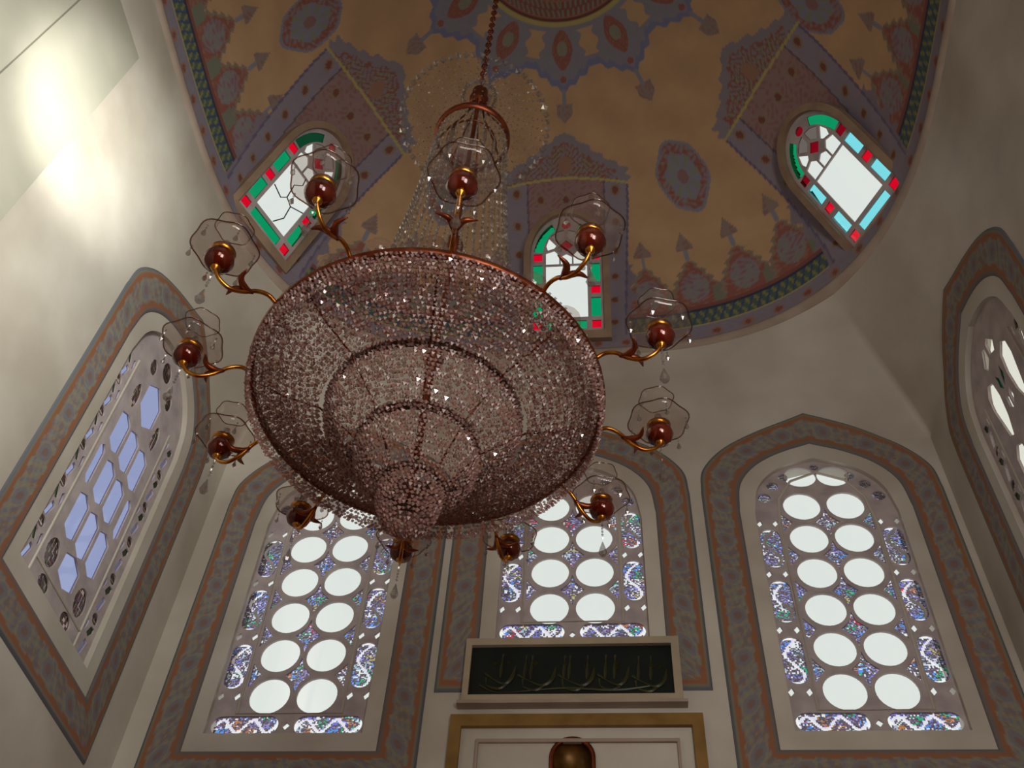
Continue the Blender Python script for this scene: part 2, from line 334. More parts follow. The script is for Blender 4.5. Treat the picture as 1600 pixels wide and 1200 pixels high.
    b1 = td < 4.3; put(b1, lav*.92); put(b1 & (fine > .1), blue, .7); aa = arc_d(np.mod(a+2.6, 5.2), 2.6)*np.pi/180*RD
    put(b1 & (np.hypot(aa, (td-2.1)*.0087) < .009), pink); put(b1 & (np.hypot(aa, (td-2.1)*.0087) < .0055), mar*.8); put(b1 & (td < .5), lin((110, 108, 140)))
    g = mid & (td > 4.75) & (td < 8.2); put(mid & (td >= 4.3) & (td <= 4.75), gold); put(g, dgr); put(g & (np.sin(a*4+td*1.6) > .35), lin((146, 142, 92)), .8); put(g & (np.sin(a*4-td*1.6+2) > .7), lin((70, 84, 120)))
    put(mid & (td >= 8.2) & (td < 8.9), lin((60, 64, 84))); put(mid & (td >= 8.9) & (td < 9.7), mar*.8)
    return C
naz_d, nt = 1200, 300
az = np.radians(np.arange(naz_d)*.3); tt = np.radians(np.linspace(0, 89.7, nt))
A, T = np.meshgrid(az, tt); x, y, z = dome_xyz(A.ravel(), T.ravel())
V = world(x, y, z); cols = paint_dome(A.ravel(), T.ravel()); Fq = gridf(nt, naz_d, True)
# openings: drop the faces inside each window
def win_local(bw, x, y, z):
    bx, by, bz, n, tl = bw; n, tl = math.radians(n), math.radians(tl)
    u = (x-bx)*math.cos(n)-(y-by)*math.sin(n); o_ = (x-bx)*math.sin(n)+(y-by)*math.cos(n)
    v = -o_*math.sin(tl)+(z-bz)*math.cos(tl); d = o_*math.cos(tl)+(z-bz)*math.sin(tl); return u, v, d
hole = np.zeros(len(V), bool)
for bw in DW.values():
    u, v, d = win_local(bw, x, y, z); hu = .0625
    hole |= (np.abs(d) < .15) & (np.abs(u) < hu) & (v > -.022) & ((v < .140) | ((u/hu)**2+((v-.140)/.092)**2 < 1))
Fq = Fq[~hole[Fq].all(1)]
dome = mesh_np('ceiling_dome', V, Fq, M['paint'], cols=cols, smooth=True); props(dome, kind='structure')
# ---------------------------------------------------------------- painted borders round the wall windows
def border_cols(s, wv):
    """s metres along, wv 0 inner .. 1 outer"""
    C = np.empty((len(s), 3)); C[:] = lin((152, 138, 126))
    f = np.sin(s*31+np.sin(wv*9)*1.5)*np.sin(wv*14+np.sin(s*23)*1.3); g2 = np.sin(s*57+wv*17)*np.sin(s*23-wv*25)
    def put(mk, c, a=1.): C[mk] = C[mk]*(1-a)+np.asarray(c)*a
    put(f > .25, lin((144, 148, 132)), .7); put(f < -.35, lin((136, 116, 104)), .7); put(g2 > .55, lin((124, 124, 148)), .8); put(g2 < -.7, lin((166, 152, 126)), .7)
    per = .36; sm = (np.mod(s, per)-per/2); rr = np.hypot(sm/.075, (wv-.5)/.22)
    put(rr < 1.15, lin((156, 148, 128)), .6); put(rr < .9, lin((128, 126, 140)), .7); put(rr < .45, lin((142, 108, 92)), .7)
    wob = .035*np.sin(s*36)
    put(wv < .24+wob, lin((160, 108, 78))); put(wv > .76-wob, lin((160, 108, 78)))
    put(wv < .10, lin((128, 116, 112))); put(wv < .045, lin((104, 98, 100))); put(wv > .87, lin((140, 134, 116))); put(wv > .94, lin((108, 110, 116)))
    return C*.86
def border(idx, side, u0, zo, zi, cut=None):
    P = placer(side, True)
    I = arch(INN, zi); O = arch(OUT, zo)
    n = len(I); nw = 22; seg = np.array([.5*(np.array(I[i])+np.array(O[i])) for i in range(n)])
    # refine along the loop
    fine_n = 900; ln = np.r_[0, np.cumsum(np.hypot(*(np.roll(seg, -1, 0)-seg).T))]; tot = ln[-1]
    s = np.linspace(0, tot, fine_n, endpoint=False); Ic = np.vstack([I, I[:1]]); Oc = np.vstack([O, O[:1]])
    Iu = np.stack([np.interp(s, ln, Ic[:, k]) for k in (0, 1)], 1); Ou = np.stack([np.interp(s, ln, Oc[:, k]) for k in (0, 1)], 1)
    ws = np.linspace(0, 1, nw); V = []; Cc = []
    for j, wv in enumerate(ws):
        q = Iu*(1-wv)+Ou*wv; d = -.0022 if 0 < j < nw-1 else .0005
        V.append(np.array([P(a+u0, b, d) for a, b in q])); Cc.append(border_cols(s*D, np.full(fine_n, wv)))
    i, j = np.meshgrid(np.arange(nw-1), np.arange(fine_n), indexing='ij')
    o = mesh_np('trim_%d' % idx, np.concatenate(V), gridf(nw, fine_n, True), M['band'], cols=np.concatenate(Cc), smooth=False)
    props(o, kind='structure'); return o
k = 0
for side in ('north', 'west', 'east'):
    for (u0, zo, zi, zg, z1) in WIN[side]:
        k += 1; border(k, side, u0, zo, zi)
# ---------------------------------------------------------------- window fillings
def cells(name, place, regs, density, palette, mat, parent, size=.0018, skip=lambda u, w_: False):
    """little glass bits packed into regions: regs = list of (inside(u,w), bbox, brightness)"""
    V = []; Fq = []; Cc = []
    for inside, (a0, b0, a1, b1), br in regs:
        nu = max(1, int((a1-a0)/size)); nv = max(1, int((b1-b0)/size))
        for i in range(nu):
            for j in range(nv):
                u = a0+(i+.5)*(a1-a0)/nu; w_ = b0+(j+.5)*(b1-b0)/nv
                if not inside(u, w_) or skip(u, w_): continue
                h = size*.54
                q = [(u-h+rng.uniform(-.1, .1)*h, w_-h), (u+h, w_-h+rng.uniform(-.1, .1)*h), (u+h+rng.uniform(-.1, .1)*h, w_+h), (u-h, w_+h+rng.uniform(-.1, .1)*h)]
                b = len(V); d_ = rng.uniform(.0005, .0012); V += [place(a, c, d_) for a, c in q]; Fq.append((b, b+1, b+2, b+3))
                ck = hsh(math.floor(u/.011+math.sin(w_*300)*.3), math.floor(w_/.011)+len(regs)); cum = 0; ci = 0
                while ci < len(palette)-1 and cum+PW[ci] < ck: cum += PW[ci]; ci += 1
                if rng.rand() < br*.50: c = palette[ci] if rng.rand() < .86 else (.9, .88, 1)
                else: c = (.11+.07*rng.rand(), .085+.06*rng.rand(), .11+.10*rng.rand())
                Cc += [c]*4
    o = mesh_np(name, V, Fq, mat, parent, cols=np.array(Cc)); props(o, kind='stuff'); return o
PAL = [(.25, .25, .75), (.12, .35, .95), (.05, .5, .25), (.95, .95, 1), (.6, .25, .1), (.45, .6, .7), (.35, .28, .6), (.7, .05, .08), (.6, .5, .2)]
PW = [.22, .16, .12, .12, .07, .09, .14, .04, .04]
def capsule(u, z0, z1, r, n=10):
    return [(u+r*math.cos(a), z1-r+r*math.sin(a)) for a in np.linspace(0, math.pi, n)] + [(u+r*math.cos(a), z0+r+r*math.sin(a)) for a in np.linspace(math.pi, 2*math.pi, n)]
def hcapsule(u0, u1, z, r, n=10):
    return [(u1-r+r*math.cos(a), z+r*math.sin(a)) for a in np.linspace(-math.pi/2, math.pi/2, n)] + [(u0+r+r*math.cos(a), z+r*math.sin(a)) for a in np.linspace(math.pi/2, 1.5*math.pi, n)]
def gla_half(z): # half width of the opening at height z
    P = interp_curve(GLA, 40); zs = [p[1] for p in P]; us = [p[0] for p in P]; return np.interp(z, zs, us, left=GLA[0][0], right=0)
DEPTH = .0083
def pane_obj(loop, place, mat, parent, d=.0004, name='glass_pane'):
    mb = MB(); c = (sum(p[0] for p in loop)/len(loop), sum(p[1] for p in loop)/len(loop)); n = len(loop)
    V = [place(u, z, d) for u, z in loop] + [place(u, z, d+.0006) for u, z in loop]
    mb.add(V, [tuple(range(n)), tuple(range(2*n-1, n-1, -1))] + [(i, n+i, n+(i+1) % n, (i+1) % n) for i in range(n)])
    return mb.build(name, mat, parent)
def north_window(idx, u0, zg, z1):
    Pw = placer('north'); pl = lambda u, z, d=0.: Pw(u+u0, z, DEPTH+d)
    root = empty('window_%d' % idx, pl(0, zg, 0)); props(root, kind='structure'); bpy.context.view_layer.update()
    inv = Vector(root.location)
    pr = lambda u, z, d=0.: tuple(Vector(pl(u, z, d))-inv)
    loops = [[(u*1.03, z if z > zg+.001 else zg-.002) for u, z in arch(GLA, zg)]]
    circles = []; z = z1
    while z < 1.02:
        for s in (-1, 1):
            if z < 1.0: circles.append((s*.0282, z, .0240, .0240))
            else: circles.append((s*.022, z-.002, .0215, .0185))
        z += .0565
    for (u, zc, r, rz) in circles: loops.append(circ(u, zc, r, 28, rz))
    dots = []; zd = z1
    while zd < .96:
        for u in (-.0868, -.0668, .0668, .0868):
            dots.append([(u-.0040, zd), (u-.001, zd-.0062), (u+.0040, zd-.001), (u+.0015, zd+.0058)])
        zd += .0845
    for dz in (-.040, -.0605): dots.append([(-.0045, z1+dz), (0, z1+dz-.0045), (.0048, z1+dz+.001), (0, z1+dz+.005)])
    if z1 < .75: pass
    loops += dots
    # coloured fillings: between the circles, beside them, and capsules in the border
    regs = []; lp = []
    bright = lambda zc: float(np.interp(zc, [z1-.06, z1+.12, z1+.3, 1.05], [.85, .62, .28, .08]))  # share of bright bits falls upward, standing in for dimmer sky behind
    z = z1
    while z+.0565 < 1.0:
        zc = z+.02825
        dia = [(0, zc-.0245), (.0035, zc-.012), (.0155, zc), (.0035, zc+.012), (0, zc+.0245), (-.0035, zc+.012), (-.0155, zc), (-.0035, zc-.012)]; lp.append(dia)
        regs.append(((lambda u, w_, zc=zc: (abs(u)/.0165+abs(w_-zc)/.026 < 1)), (-.016, zc-.025, .016, zc+.025), bright(zc)))
        for s in (-1, 1):
            uc = s*.0535; tri = [(s*.0575, zc-.016), (s*.0575, zc+.016), (s*.0445, zc)]; lp.append(tri)
            regs.append(((lambda u, w_, zc=zc, s=s: (abs(u) > .0445) & (abs(u) < .0575) & (abs(w_-zc) < .016*(abs(u)-.0445)/.013)), (min(s*.0445, s*.0575), zc-.016, max(s*.0445, s*.0575), zc+.016), bright(zc)))
        z += .0565
    caps = []
    zd = z1
    caps_r = .0125
    def addcap(u, a, b):
        caps.append(('v', u, a, b)); lp.append(capsule(u, a, b, caps_r)); 
        regs.append(((lambda x_, y_, u=u, a=a, b=b: (abs(x_-u) < caps_r) & (y_ > a+.004) & (y_ < b-.004)), (u-caps_r, a, u+caps_r, b), bright((a+b)/2)))
    for s in (-1, 1):
        zd = z1
        while zd < .90:
            addcap(s*.0768, zd+.010, min(zd+.0745, .965)); zd += .0845
        addcap(s*.0768, zg+.030, z1-.010) if z1-.010-(zg+.030) > .026 else None
    for a, b in ((-.088, -.009), (.009, .088)):
        zc = zg+.0145; lp.append(hcapsule(a, b, zc, .0118)); caps.append(('h', zc, a, b))
        regs.append(((lambda x_, y_, a=a, b=b, zc=zc: (x_ > a+.003) & (x_ < b-.003) & (abs(y_-zc) < .0118)), (a, zc-.0118, b, zc+.0118), bright(zg)))
    for u, zc, r in ((.0745, .978, .0085), (.0610, 1.000, .0078), (.0445, 1.0165, .0062), (-.0745, .978, .0085), (-.0610, 1.000, .0078), (-.0445, 1.0165, .0062), (0, 1.034, .0060)):
        lp.append(circ(u, zc, r, 14)); regs.append(((lambda x_, y_, u=u, zc=zc, r=r: (x_-u)**2+(y_-zc)**2 < r*r), (u-r, zc-r, u+r, zc+r), .10))
    loops += lp
    flat('plaster_lattice', loops, .0030, pr, M['lattice'], root)
    for (u, zc, r, rz) in circles: pane_obj(circ(u, zc, r+.0008, 28, rz+.0008), pr, M['clear'], root)
    for dt in dots: pane_obj(dt, pr, M['clear'], root)
    sc_pts = []
    for c in caps:
        if c[0] == 'v': _, u, a, b = c; sc_pts += [(u+.0085*math.sin(2*math.pi*t_+.6), a+.004+(b-a-.008)*t_) for t_ in np.linspace(0, 1, 24)]
        else: _, zc, a, b = c; sc_pts += [(a+.004+(b-a-.008)*t_, zc+.0078*math.sin(4*math.pi*t_)) for t_ in np.linspace(0, 1, 40)]
    SP = np.array(sc_pts)
    def skip(u, w_):
        return w_ < z1+.13+.06*math.sin(w_*90+u*40) and abs(u) > .05-(w_ < zg+.03) and float(((SP[:, 0]-u)**2+(SP[:, 1]-w_)**2).min()) < .0019**2
    cells('mosaic_glass', pr, regs, 1, PAL, M['mosaic'], root, skip=skip)
    # raised inner rib and vine scrolls in the border
    rib = MB(); hw = .0615; zt = .985
    pts = [(-hw, zg+.029), (hw, zg+.029), (hw, .93), (.056, .975), (.036, 1.008), (0, 1.024), (-.036, 1.008), (-.056, .975), (-hw, .93)]
    rib.tube([pr(u, z, -.0016) for u, z in pts], .011, 6, True); rib.build('lattice_rib', M['plaster'], root)
    vine = MB(); vine2 = MB()
    for c in caps:
        if c[0] == 'v':
            _, u, a, b = c; nn = 14; P_ = [(u+.0085*math.sin(2*math.pi*i/nn*1.0+.6), a+.004+(b-a-.008)*i/nn) for i in range(nn+1)]
        else:
            _, zc, a, b = c; nn = 22; P_ = [(a+.004+(b-a-.008)*i/nn, zc+.0078*math.sin(4*math.pi*i/nn)) for i in range(nn+1)]
        for i in range(len(P_)-1):
            (ua, za), (ub, zb) = P_[i], P_[i+1]; dx, dz = ub-ua, zb-za; L_ = math.hypot(dx, dz); nx, nz_ = -dz/L_*.0021, dx/L_*.0021; mi = 0 if .5*(za+zb) < z1+.13+.06*math.sin(za*90+ua*40) else 1
            (vine, vine2)[mi].add([pr(ua+nx, za+nz_, -.0017), pr(ub+nx, zb+nz_, -.0017), pr(ub-nx, zb-nz_, -.0017), pr(ua-nx, za-nz_, -.0017)], [(0, 1, 2, 3)])
    props(vine.build('vine_scroll', M['scroll'], root), kind='stuff'); props(vine2.build('vine_scroll', M['vine'], root), kind='stuff')
    return root
M['vine'] = noise_mat('pale_scroll_plaster', (170, 164, 164), (196, 188, 186), 30, .5); M['scroll'] = glass_mat('clear_scroll_glass', (.93, .88, 1.0))
for n_, (u0, zo, zi, zg, z1) in enumerate(WIN['north']): north_window(n_+1, u0, zg, z1)
def side_window(idx, side, u0, zg, glass, bright, pal):
    Pw = placer(side); sg = 1
    pl = lambda u, z, d=0.: Pw(u+u0, z, DEPTH+d)
    root = empty('window_%d' % idx, pl(0, zg, 0)); props(root, kind='structure'); inv = Vector(root.location)
    pr = lambda u, z, d=0.: tuple(Vector(pl(u, z, d))-inv)
    loops = [[(u*1.03, z if z > zg+.001 else zg-.002) for u, z in arch(GLA, zg)]]
    panes = []
    def hexa(u, z, a, b, c): return [(u-a, z-b+c), (u, z-b), (u+a, z-b+c), (u+a, z+b-c), (u, z+b), (u-a, z+b-c)]
    tinted = []
    if side == 'west':
        z = .731; row = 0
        while z < .90:
            for u in ((-.031, 0, .031) if row % 2 == 0 else (-.0455, -.0155, .0155, .0455)):
                panes.append(hexa(u, z, .0133 if abs(u) < .04 else .0065, .0305, .007))
            z += .0665; row += 1
        panes.append(hexa(0, .679, .019, .0205, .008)); panes.append(hexa(0, .945, .022, .036, .018))
    else:
        for z in (.925, .822, .719):
            for s in (-1, 1):
                c_ = s*.030; panes.append([(c_-.003*s, z-.047), (c_+.006*s, z-.040), (c_+.015*s, z+.012), (c_+.014*s, z+.034), (c_+.004*s, z+.045), (c_-.009*s, z+.036), (c_-.0125*s, z+.010), (c_-.010*s, z-.022)])
                panes.append([(s*.0015, z-.030), (s*.009, z-.020), (s*.008, z-.004), (s*.0015, z-.010)])
                tinted.append(([(s*.0025, z+.004), (s*.011, z+.016), (s*.009, z+.034), (s*.0025, z+.022)], M['dgreen']))
        for s in (-1, 1): panes.append([(s*.003, .985), (s*.016, .978), (s*.022, .990), (s*.010, 1.008), (s*.003, 1.004)])
    for s in (-1, 1):                       # small clear leaves of the border
        zz_ = zg+.018
        while zz_ < .97:
            a = .0765*s if zz_ < .95 else .066*s
            panes.append([(a-.006, zz_-.010), (a+.001, zz_-.011), (a+.006, zz_+.008), (a-.001, zz_+.010)])
            panes.append([(a-.012*s, zz_+.018), (a-.0085*s, zz_+.012), (a-.0065*s, zz_+.026), (a-.010*s, zz_+.030)])
            tinted.append(([(a-.004*s, zz_+.016), (a+.002*s, zz_+.013), (a+.009*s, zz_+.022), (a+.009*s, zz_+.028), (a+.001*s, zz_+.0265)], M['olive']))
            zz_ += .056
    loops += panes + [p for p, _ in tinted]
    lp = []; regs = []
    def oval(u, z, a, b):
        lp.append(circ(u, z, a, 14, b)); regs.append(((lambda x_, y_: (x_-u)**2/a**2+(y_-z)**2/b**2 < 1), (u-a, z-b, u+a, z+b), bright))
    for s in (-1, 1):
        z = zg+.018+.0365
        while z < .95: oval(s*.0785, z, .0075, .0065); z += .056
        if side == 'west': oval(s*.040, .672, .013, .017); oval(s*.030, .640, .012, .009); oval(s*.036, .925, .008, .020); oval(s*.030, .987, .009, .012)
    if side == 'west': oval(0, 1.012, .013, .015)
    loops += lp
    flat('plaster_lattice', loops, .0030, pr, M['lattice'], root)
    for p in panes: pane_obj(p, pr, glass, root)
    for p, mt in tinted: pane_obj(p, pr, mt, root)
    for p in lp: pane_obj(p, pr, M['smoky'], root, d=.0002)
    global PW
    keep = PW; PW = [1/len(pal)]*len(pal); cells('mosaic_glass', pr, regs, 1, pal, M['mosaic'], root, size=.0045); PW = keep
    rib = MB()
    for u in (-.0615, .0615): rib.tube([pr(u, zg+.004, -.0016), pr(u, .96, -.0016)], .010, 6)
    rib.tube([pr(-.0615, .651, -.0016), pr(.0615, .651, -.0016)], .010, 6)
    rib.build('lattice_rib', M['plaster'], root)
M['olive'] = glass_mat('dark_olive_glass', (.20, .24, .17)); M['smoky'] = glass_mat('smoky_brown_glass', (.62, .54, .48))
side_window(4, 'west', WIN['west'][0][0], .626, M['lilac'], .8, [(.09, .07, .05), (.12, .09, .07), (.05, .07, .05), (.14, .10, .08), (.03, .09, .04)])
side_window(5, 'east', WIN['east'][0][0], .626, M['warm'], .8, [(.30, .22, .14), (.10, .09, .07), (.06, .22, .12), (.4, .3, .2), (.1, .08, .06)])
# ---------------------------------------------------------------- stained windows in the dome
def dome_window(idx, bw, tone):
    bx, by, bz, n, tl = bw; n, tl = math.radians(n), math.radians(tl)
    out = Vector((math.sin(n), math.cos(n), 0)); e = Vector((math.cos(n), -math.sin(n), 0))
    up = -out*math.sin(tl)+Vector((0, 0, 1))*math.cos(tl); nrm = out*math.cos(tl)+Vector((0, 0, 1))*math.sin(tl)
    root = empty('window_%d' % idx, world(bx, by, bz)); props(root, kind='structure')
    pr = lambda u, v, d=0.: tuple((e*u+up*v+nrm*d)*D)
    def ar(hw, h, v0, vs=.1357, nn=20): return [(hw, v0)] + [(hw*math.cos(a), vs+h*math.sin(a)) for a in np.linspace(0, math.pi, 2*nn+1)] + [(-hw, v0)]
    w_ = .048
    # surround: beige plaster lip standing across the shell
    O, I = ar(.0715, .098, -.031), ar(.0605, .086, -.017); nn = len(O)
    mb = MB(); V = []
    for L, d in ((O, .012), (O, -.0035), (I, -.0045), (I, .022)): V += [pr(u, v, d) for u, v in L]
    mb.add(V, [(r*nn+i, r*nn+(i+1) % nn, (r+1)*nn+(i+1) % nn, (r+1)*nn+i) for r in range(3) for i in range(nn)]); mb.build('surround', M['domelip'], root)
    panes = []
    sq = lambda u, v, a, b: [(u-a, v-b), (u+a, v-b), (u+a, v+b), (u-a, v+b)]
    v1, v2, vk = .0676, .1357, .2056; r = .0075
    cm, lm, g1 = tone
    for s in (-1, 1):
        for v in (0, v1, v2): panes.append((sq(s*w_, v, r, r), M['red'] if v < .1 or cm is not M['cyan'] else M['darkred']))
        panes.append((sq(s*w_, .0338, .0078, .0185), lm)); panes.append((sq(s*w_, .1016, .0078, .0185), cm))
        A0 = np.linspace(.16, 1.12, 9); lo = [(s*.0405*math.cos(a), v2+.0625*math.sin(a)) for a in A0]; hi = [(s*.0555*math.cos(a), v2+.078*math.sin(a)) for a in A0]
        panes.append((hi+lo[::-1], g1))
    panes.append((sq(0, 0, .032, .0078), lm)); panes.append((circ(0, vk-.003, .008, 10), M['darkred']))
    cen = [(.0345, .0155), (.0345, .148)] + [(.0345*math.cos(a), .151+.032*math.sin(a)) for a in np.linspace(.1, math.pi-.1, 13)] + [(-.0345, .148), (-.0345, .0155)]
    # central light: rectangle, then a small rosette with clear petals round a dark red square
    panes.append(([(-.0345, .0145), (.0345, .0145), (.0345, .118), (-.0345, .118)], M['clear']))
    panes.append(([(-.0345, .121), (-.0345, .145), (-.020, .150), (-.012, .141), (-.012, .121)], M['clear'])); panes.append(([(.0345, .121), (.0345, .145), (.020, .150), (.012, .141), (.012, .121)], M['clear']))
    panes.append(([(-.0095, .121), (.0095, .121), (.0095, .137), (0, .143), (-.0095, .137)], M['clear']))
    panes.append(([(0, .147), (.012, .159), (0, .171), (-.012, .159)], M['darkred']))
    for s in (-1, 1):
        panes.append(([(s*.031, .150), (s*.034, .160), (s*.029, .176), (s*.016, .160), (s*.020, .154)], M['clear']))
        panes.append(([(s*.026, .180), (s*.014, .190), (s*.003, .193), (s*.003, .176), (s*.013, .165)], M['haze']))
    O2 = ar(.063, .088, -.019)
    flat('plaster_lattice', [O2]+[p for p, _ in panes], .003, lambda a, b, d: pr(a, b, .006+d), M['lattice'], root)
    for p, mt in panes: pane_obj(p, lambda u, v, d=0.: pr(u, v, .0055+d), mt, root)
    if idx == 7:      # lead lines and a cracked pattern over the middle light
        lead = MB()
        for P_ in ([(-.033, .062), (-.012, .056), (-.004, .066), (.010, .060), (.033, .072)], [(-.004, .066), (-.008, .092), (.003, .105), (0, .118)], [(.010, .060), (.014, .036), (.004, .016)]):
            lead.tube([pr(u, v, .004) for u, v in P_], .006, 5)
        lead.build('lead_line', M['board'], root)
M['domelip'] = noise_mat('beige_window_surround', (140, 116, 96), (160, 134, 110), 6, .7)
M['haze'] = glass_mat('hazy_glass', (.42, .38, .36))
dome_window(6, DW['F'], (M['green'], M['green'], M['green']))
dome_window(7, DW['L'], (M['green'], M['green'], M['dgreen']))
dome_window(8, DW['R'], (M['cyan'], M['cyan'], M['green']))
for i_, k_ in enumerate(('BR', 'BL', 'B')): dome_window(9+i_, DW[k_], (M['green'], M['green'], M['dgreen']))
# ---------------------------------------------------------------- calligraphy panel, gilded frame and niche below it
def nbox(mb, u0, z0, u1, z1, d0, d1):   # box on the north wall, camera-unit x
    return mb.box((u0*D, (1+d0)*D, z0*D+EYE), (u1*D, (1+d1)*D, z1*D+EYE))
sign = empty('calligraphy_panel', (-.050*D, 5.9, .660*D+EYE)); props(sign, 'black panel with faint gold script in a beige frame under the middle window', 'sign')
off = Vector(sign.location)
def under(o, root):
    o.parent = root; o.location = -Vector(root.location); return o
rect = lambda a, b, c, d: [(a, b), (c, b), (c, d), (a, d)]
fo = flat('frame', [rect(-.1735, .658, .0735, .743), rect(-.1665, .6665, .0645, .7335)], .012, lambda u, z, d: (u*D, (1-.005+d)*D, z*D+EYE), M['signframe'])
under(fo, sign)
b_ = MB(); nbox(b_, -.1665, .6665, .0645, .7335, -.006, .001); under(b_.build('board', M['board']), sign)
lg = MB(); nbox(lg, -.178, .6545, .078, .6585, -.013, .001); under(lg.build('ledge', M['mould']), sign)
sc = MB(); yS = (1-.0063)*D
def stroke(P_, r0=.012):
    C_ = interp_curve(P_, 5*len(P_)); n_ = len(C_)
    sc.tube([(p[0]*D, yS, p[1]*D+EYE) for p in C_], r0, 6, rs=[r0*(.35+1.1*abs(math.sin(math.pi*(i/n_)**.8*1.3))) for i in range(n_)])
x_ = .058
r2 = random.Random(3)
for wd in range(5):                                 # flowing right-to-left words with rising stems and dots
    base = .690+r2.uniform(-.004, .004); L_ = r2.uniform(.034, .044)
    stroke([(x_, base+.014), (x_-.004, base-.002), (x_-L_*.35, base-.010), (x_-L_*.7, base-.004), (x_-L_, base+.004)], .011)
    for q in range(r2.randint(1, 3)):
        xs = x_-L_*r2.uniform(.1, .9); stroke([(xs, base-.002), (xs+.001, base+.015), (xs+.002, base+.030)], .009)
    xs = x_-L_*.5; stroke([(xs+.012, base-.006), (xs, base-.016), (xs-.014, base-.012), (xs-.016, base-.002)], .009)
    for q in range(2): sc.octa(((xs+r2.uniform(-.015, .015))*D, yS, (base+r2.uniform(.012, .02))*D+EYE), .02)
    x_ -= L_+.003
stroke([(.050, .681), (0, .674), (-.06, .677), (-.13, .672), (-.155, .682)], .008)
o = under(sc.build('lettering', M['script']), sign)
mih = flat('trim_mihrab_frame', [rect(-.184, -.25, .093, .645), rect(-.1715, -.24, .0805, .6305)], .007, lambda u, z, d: (u*D, (1-.0025+d)*D, z*D+EYE), M['gold']); props(mih, kind='structure')
props(flat('trim_mihrab_inner', [rect(-.154, -.25, .066, .616), rect(-.151, -.24, .063, .612)], .0045, lambda u, z, d: (u*D, (1-.00125+d)*D, z*D+EYE), M['mould']), kind='structure')
# niche: curved gilded recess behind the arched hole, and its rim
nu, nr_, nzt = CX+NICHE[0], .0225, .5945
mb = MB(); rows = [(.50, 1), (.53, 1), (.56, 1), (.5945, 1)] + [(nzt+nr_*math.sin(a), math.cos(a)) for a in np.linspace(.15, 1.55, 8)]
V = []
for zr_, sc_ in rows:
    for i in range(13):
        a = math.pi*i/12; V.append(((nu-nr_*sc_*math.cos(a))*D, (1+nr_*sc_*math.sin(a)*.8)*D, zr_*D+EYE))
mb.add(V, [(r*13+i, r*13+i+1, (r+1)*13+i+1, (r+1)*13+i) for r in range(len(rows)-1) for i in range(12)]); props(mb.build('wall_niche', M['nichegold'], smooth=True), kind='structure')
rm = MB(); rm.tube([((nu-nr_)*D, 5.995, .5*D+EYE)] + [((nu-nr_*math.cos(a))*D, 5.995, (nzt+nr_*math.sin(a))*D+EYE) for a in np.linspace(0, math.pi, 17)] + [((nu+nr_)*D, 5.995, .5*D+EYE)], .016, 6)
props(rm.build('trim_niche_rim', M['brown'], smooth=True), kind='structure')
# ---------------------------------------------------------------- the crystal chandelier
AX, AY, ZC = -.7156, 2.6, EYE        # axis; heights below are above the eye
ch = empty('chandelier', (AX, AY, 3.11+ZC)); props(ch, 'huge brass and crystal chandelier with twelve curved arms hanging under the painted dome', 'chandelier')
def zl(z): return z-3.11
def pol(r, a, z): return (r*math.sin(a), r*math.cos(a), zl(z))
def ringpts(r, z, n=72): return [pol(r, 2*math.pi*i/n, z) for i in range(n)]
rg = MB(); rg.lathe([(.686, -.020), (.706, -.018), (.715, .0), (.708, .015), (.700, .021), (.690, .015), (.686, -.020)], n=96); rg.build('main_ring', M['brown'], ch, True)
bd = MB()
for i in range(150):
    a = 2*math.pi*i/150; bd.octa(pol(.703, a, 3.11+.030), .008, .010)
props(bd.build('ring_beading', M['drop'], ch), kind='stuff')
def net(name, prof, rowgap, gap, size, mat):
    """prof: (r, z) polyline; facetted beads in rows"""
    mb = MB(); pts = []
    for (ra, za), (rb, zb) in zip(prof[:-1], prof[1:]):
        L_ = math.hypot(rb-ra, zb-za); n_ = max(1, round(L_/rowgap))
        for i in range(n_): pts.append((ra+(rb-ra)*i/n_, za+(zb-za)*i/n_))
    pts.append(prof[-1])
    for j, (r, z) in enumerate(pts):
        n_ = max(3, int(2*math.pi*r/gap)); ph = .5*(j % 2)
        for i in range(n_):
            if rng.rand() < .04: continue
            a = 2*math.pi*(i+ph+rng.uniform(-.22, .22))/n_; s_ = size*1.15*rng.uniform(.85, 1.15); mb.octa(pol(r+rng.uniform(-.003, .003), a, z+rng.uniform(-.003, .003)), s_, s_*rng.uniform(.7, 1.1), -a+rng.uniform(-.9, .9))
    return props(mb.build(name, mat, ch), kind='stuff')
net('outer_bead_net', [(.682, 3.090), (.60, 3.050), (.50, 2.995), (.415, 2.975)], .0165, .0175, .0088, M['cryst'])
net('outer_bead_net', [(.66, 3.13), (.56, 3.10), (.44, 3.07)], .03, .028, .010, M['cryst'])
net('ring_fringe', [(.704, 3.092), (.704, 3.05), (.690, 3.00)], .017, .0185, .0085, M['cryst'])
net('bead_tier', [(.385, 3.01), (.375, 2.93), (.350, 2.87)], .0165, .0175, .0090, M['cryst'])
net('bead_net', [(.345, 2.865), (.29, 2.815), (.245, 2.80)], .0165, .0175, .0088, M['cryst'])
net('bead_tier', [(.235, 2.83), (.228, 2.74), (.205, 2.67)], .0160, .0170, .0088, M['cryst'])
net('bead_net', [(.20, 2.665), (.16, 2.62), (.13, 2.61)], .0160, .0170, .0085, M['cryst'])
net('bead_tier', [(.120, 2.63), (.112, 2.53), (.092, 2.46), (.055, 2.425), (.012, 2.41)], .0150, .0165, .0085, M['cryst'])
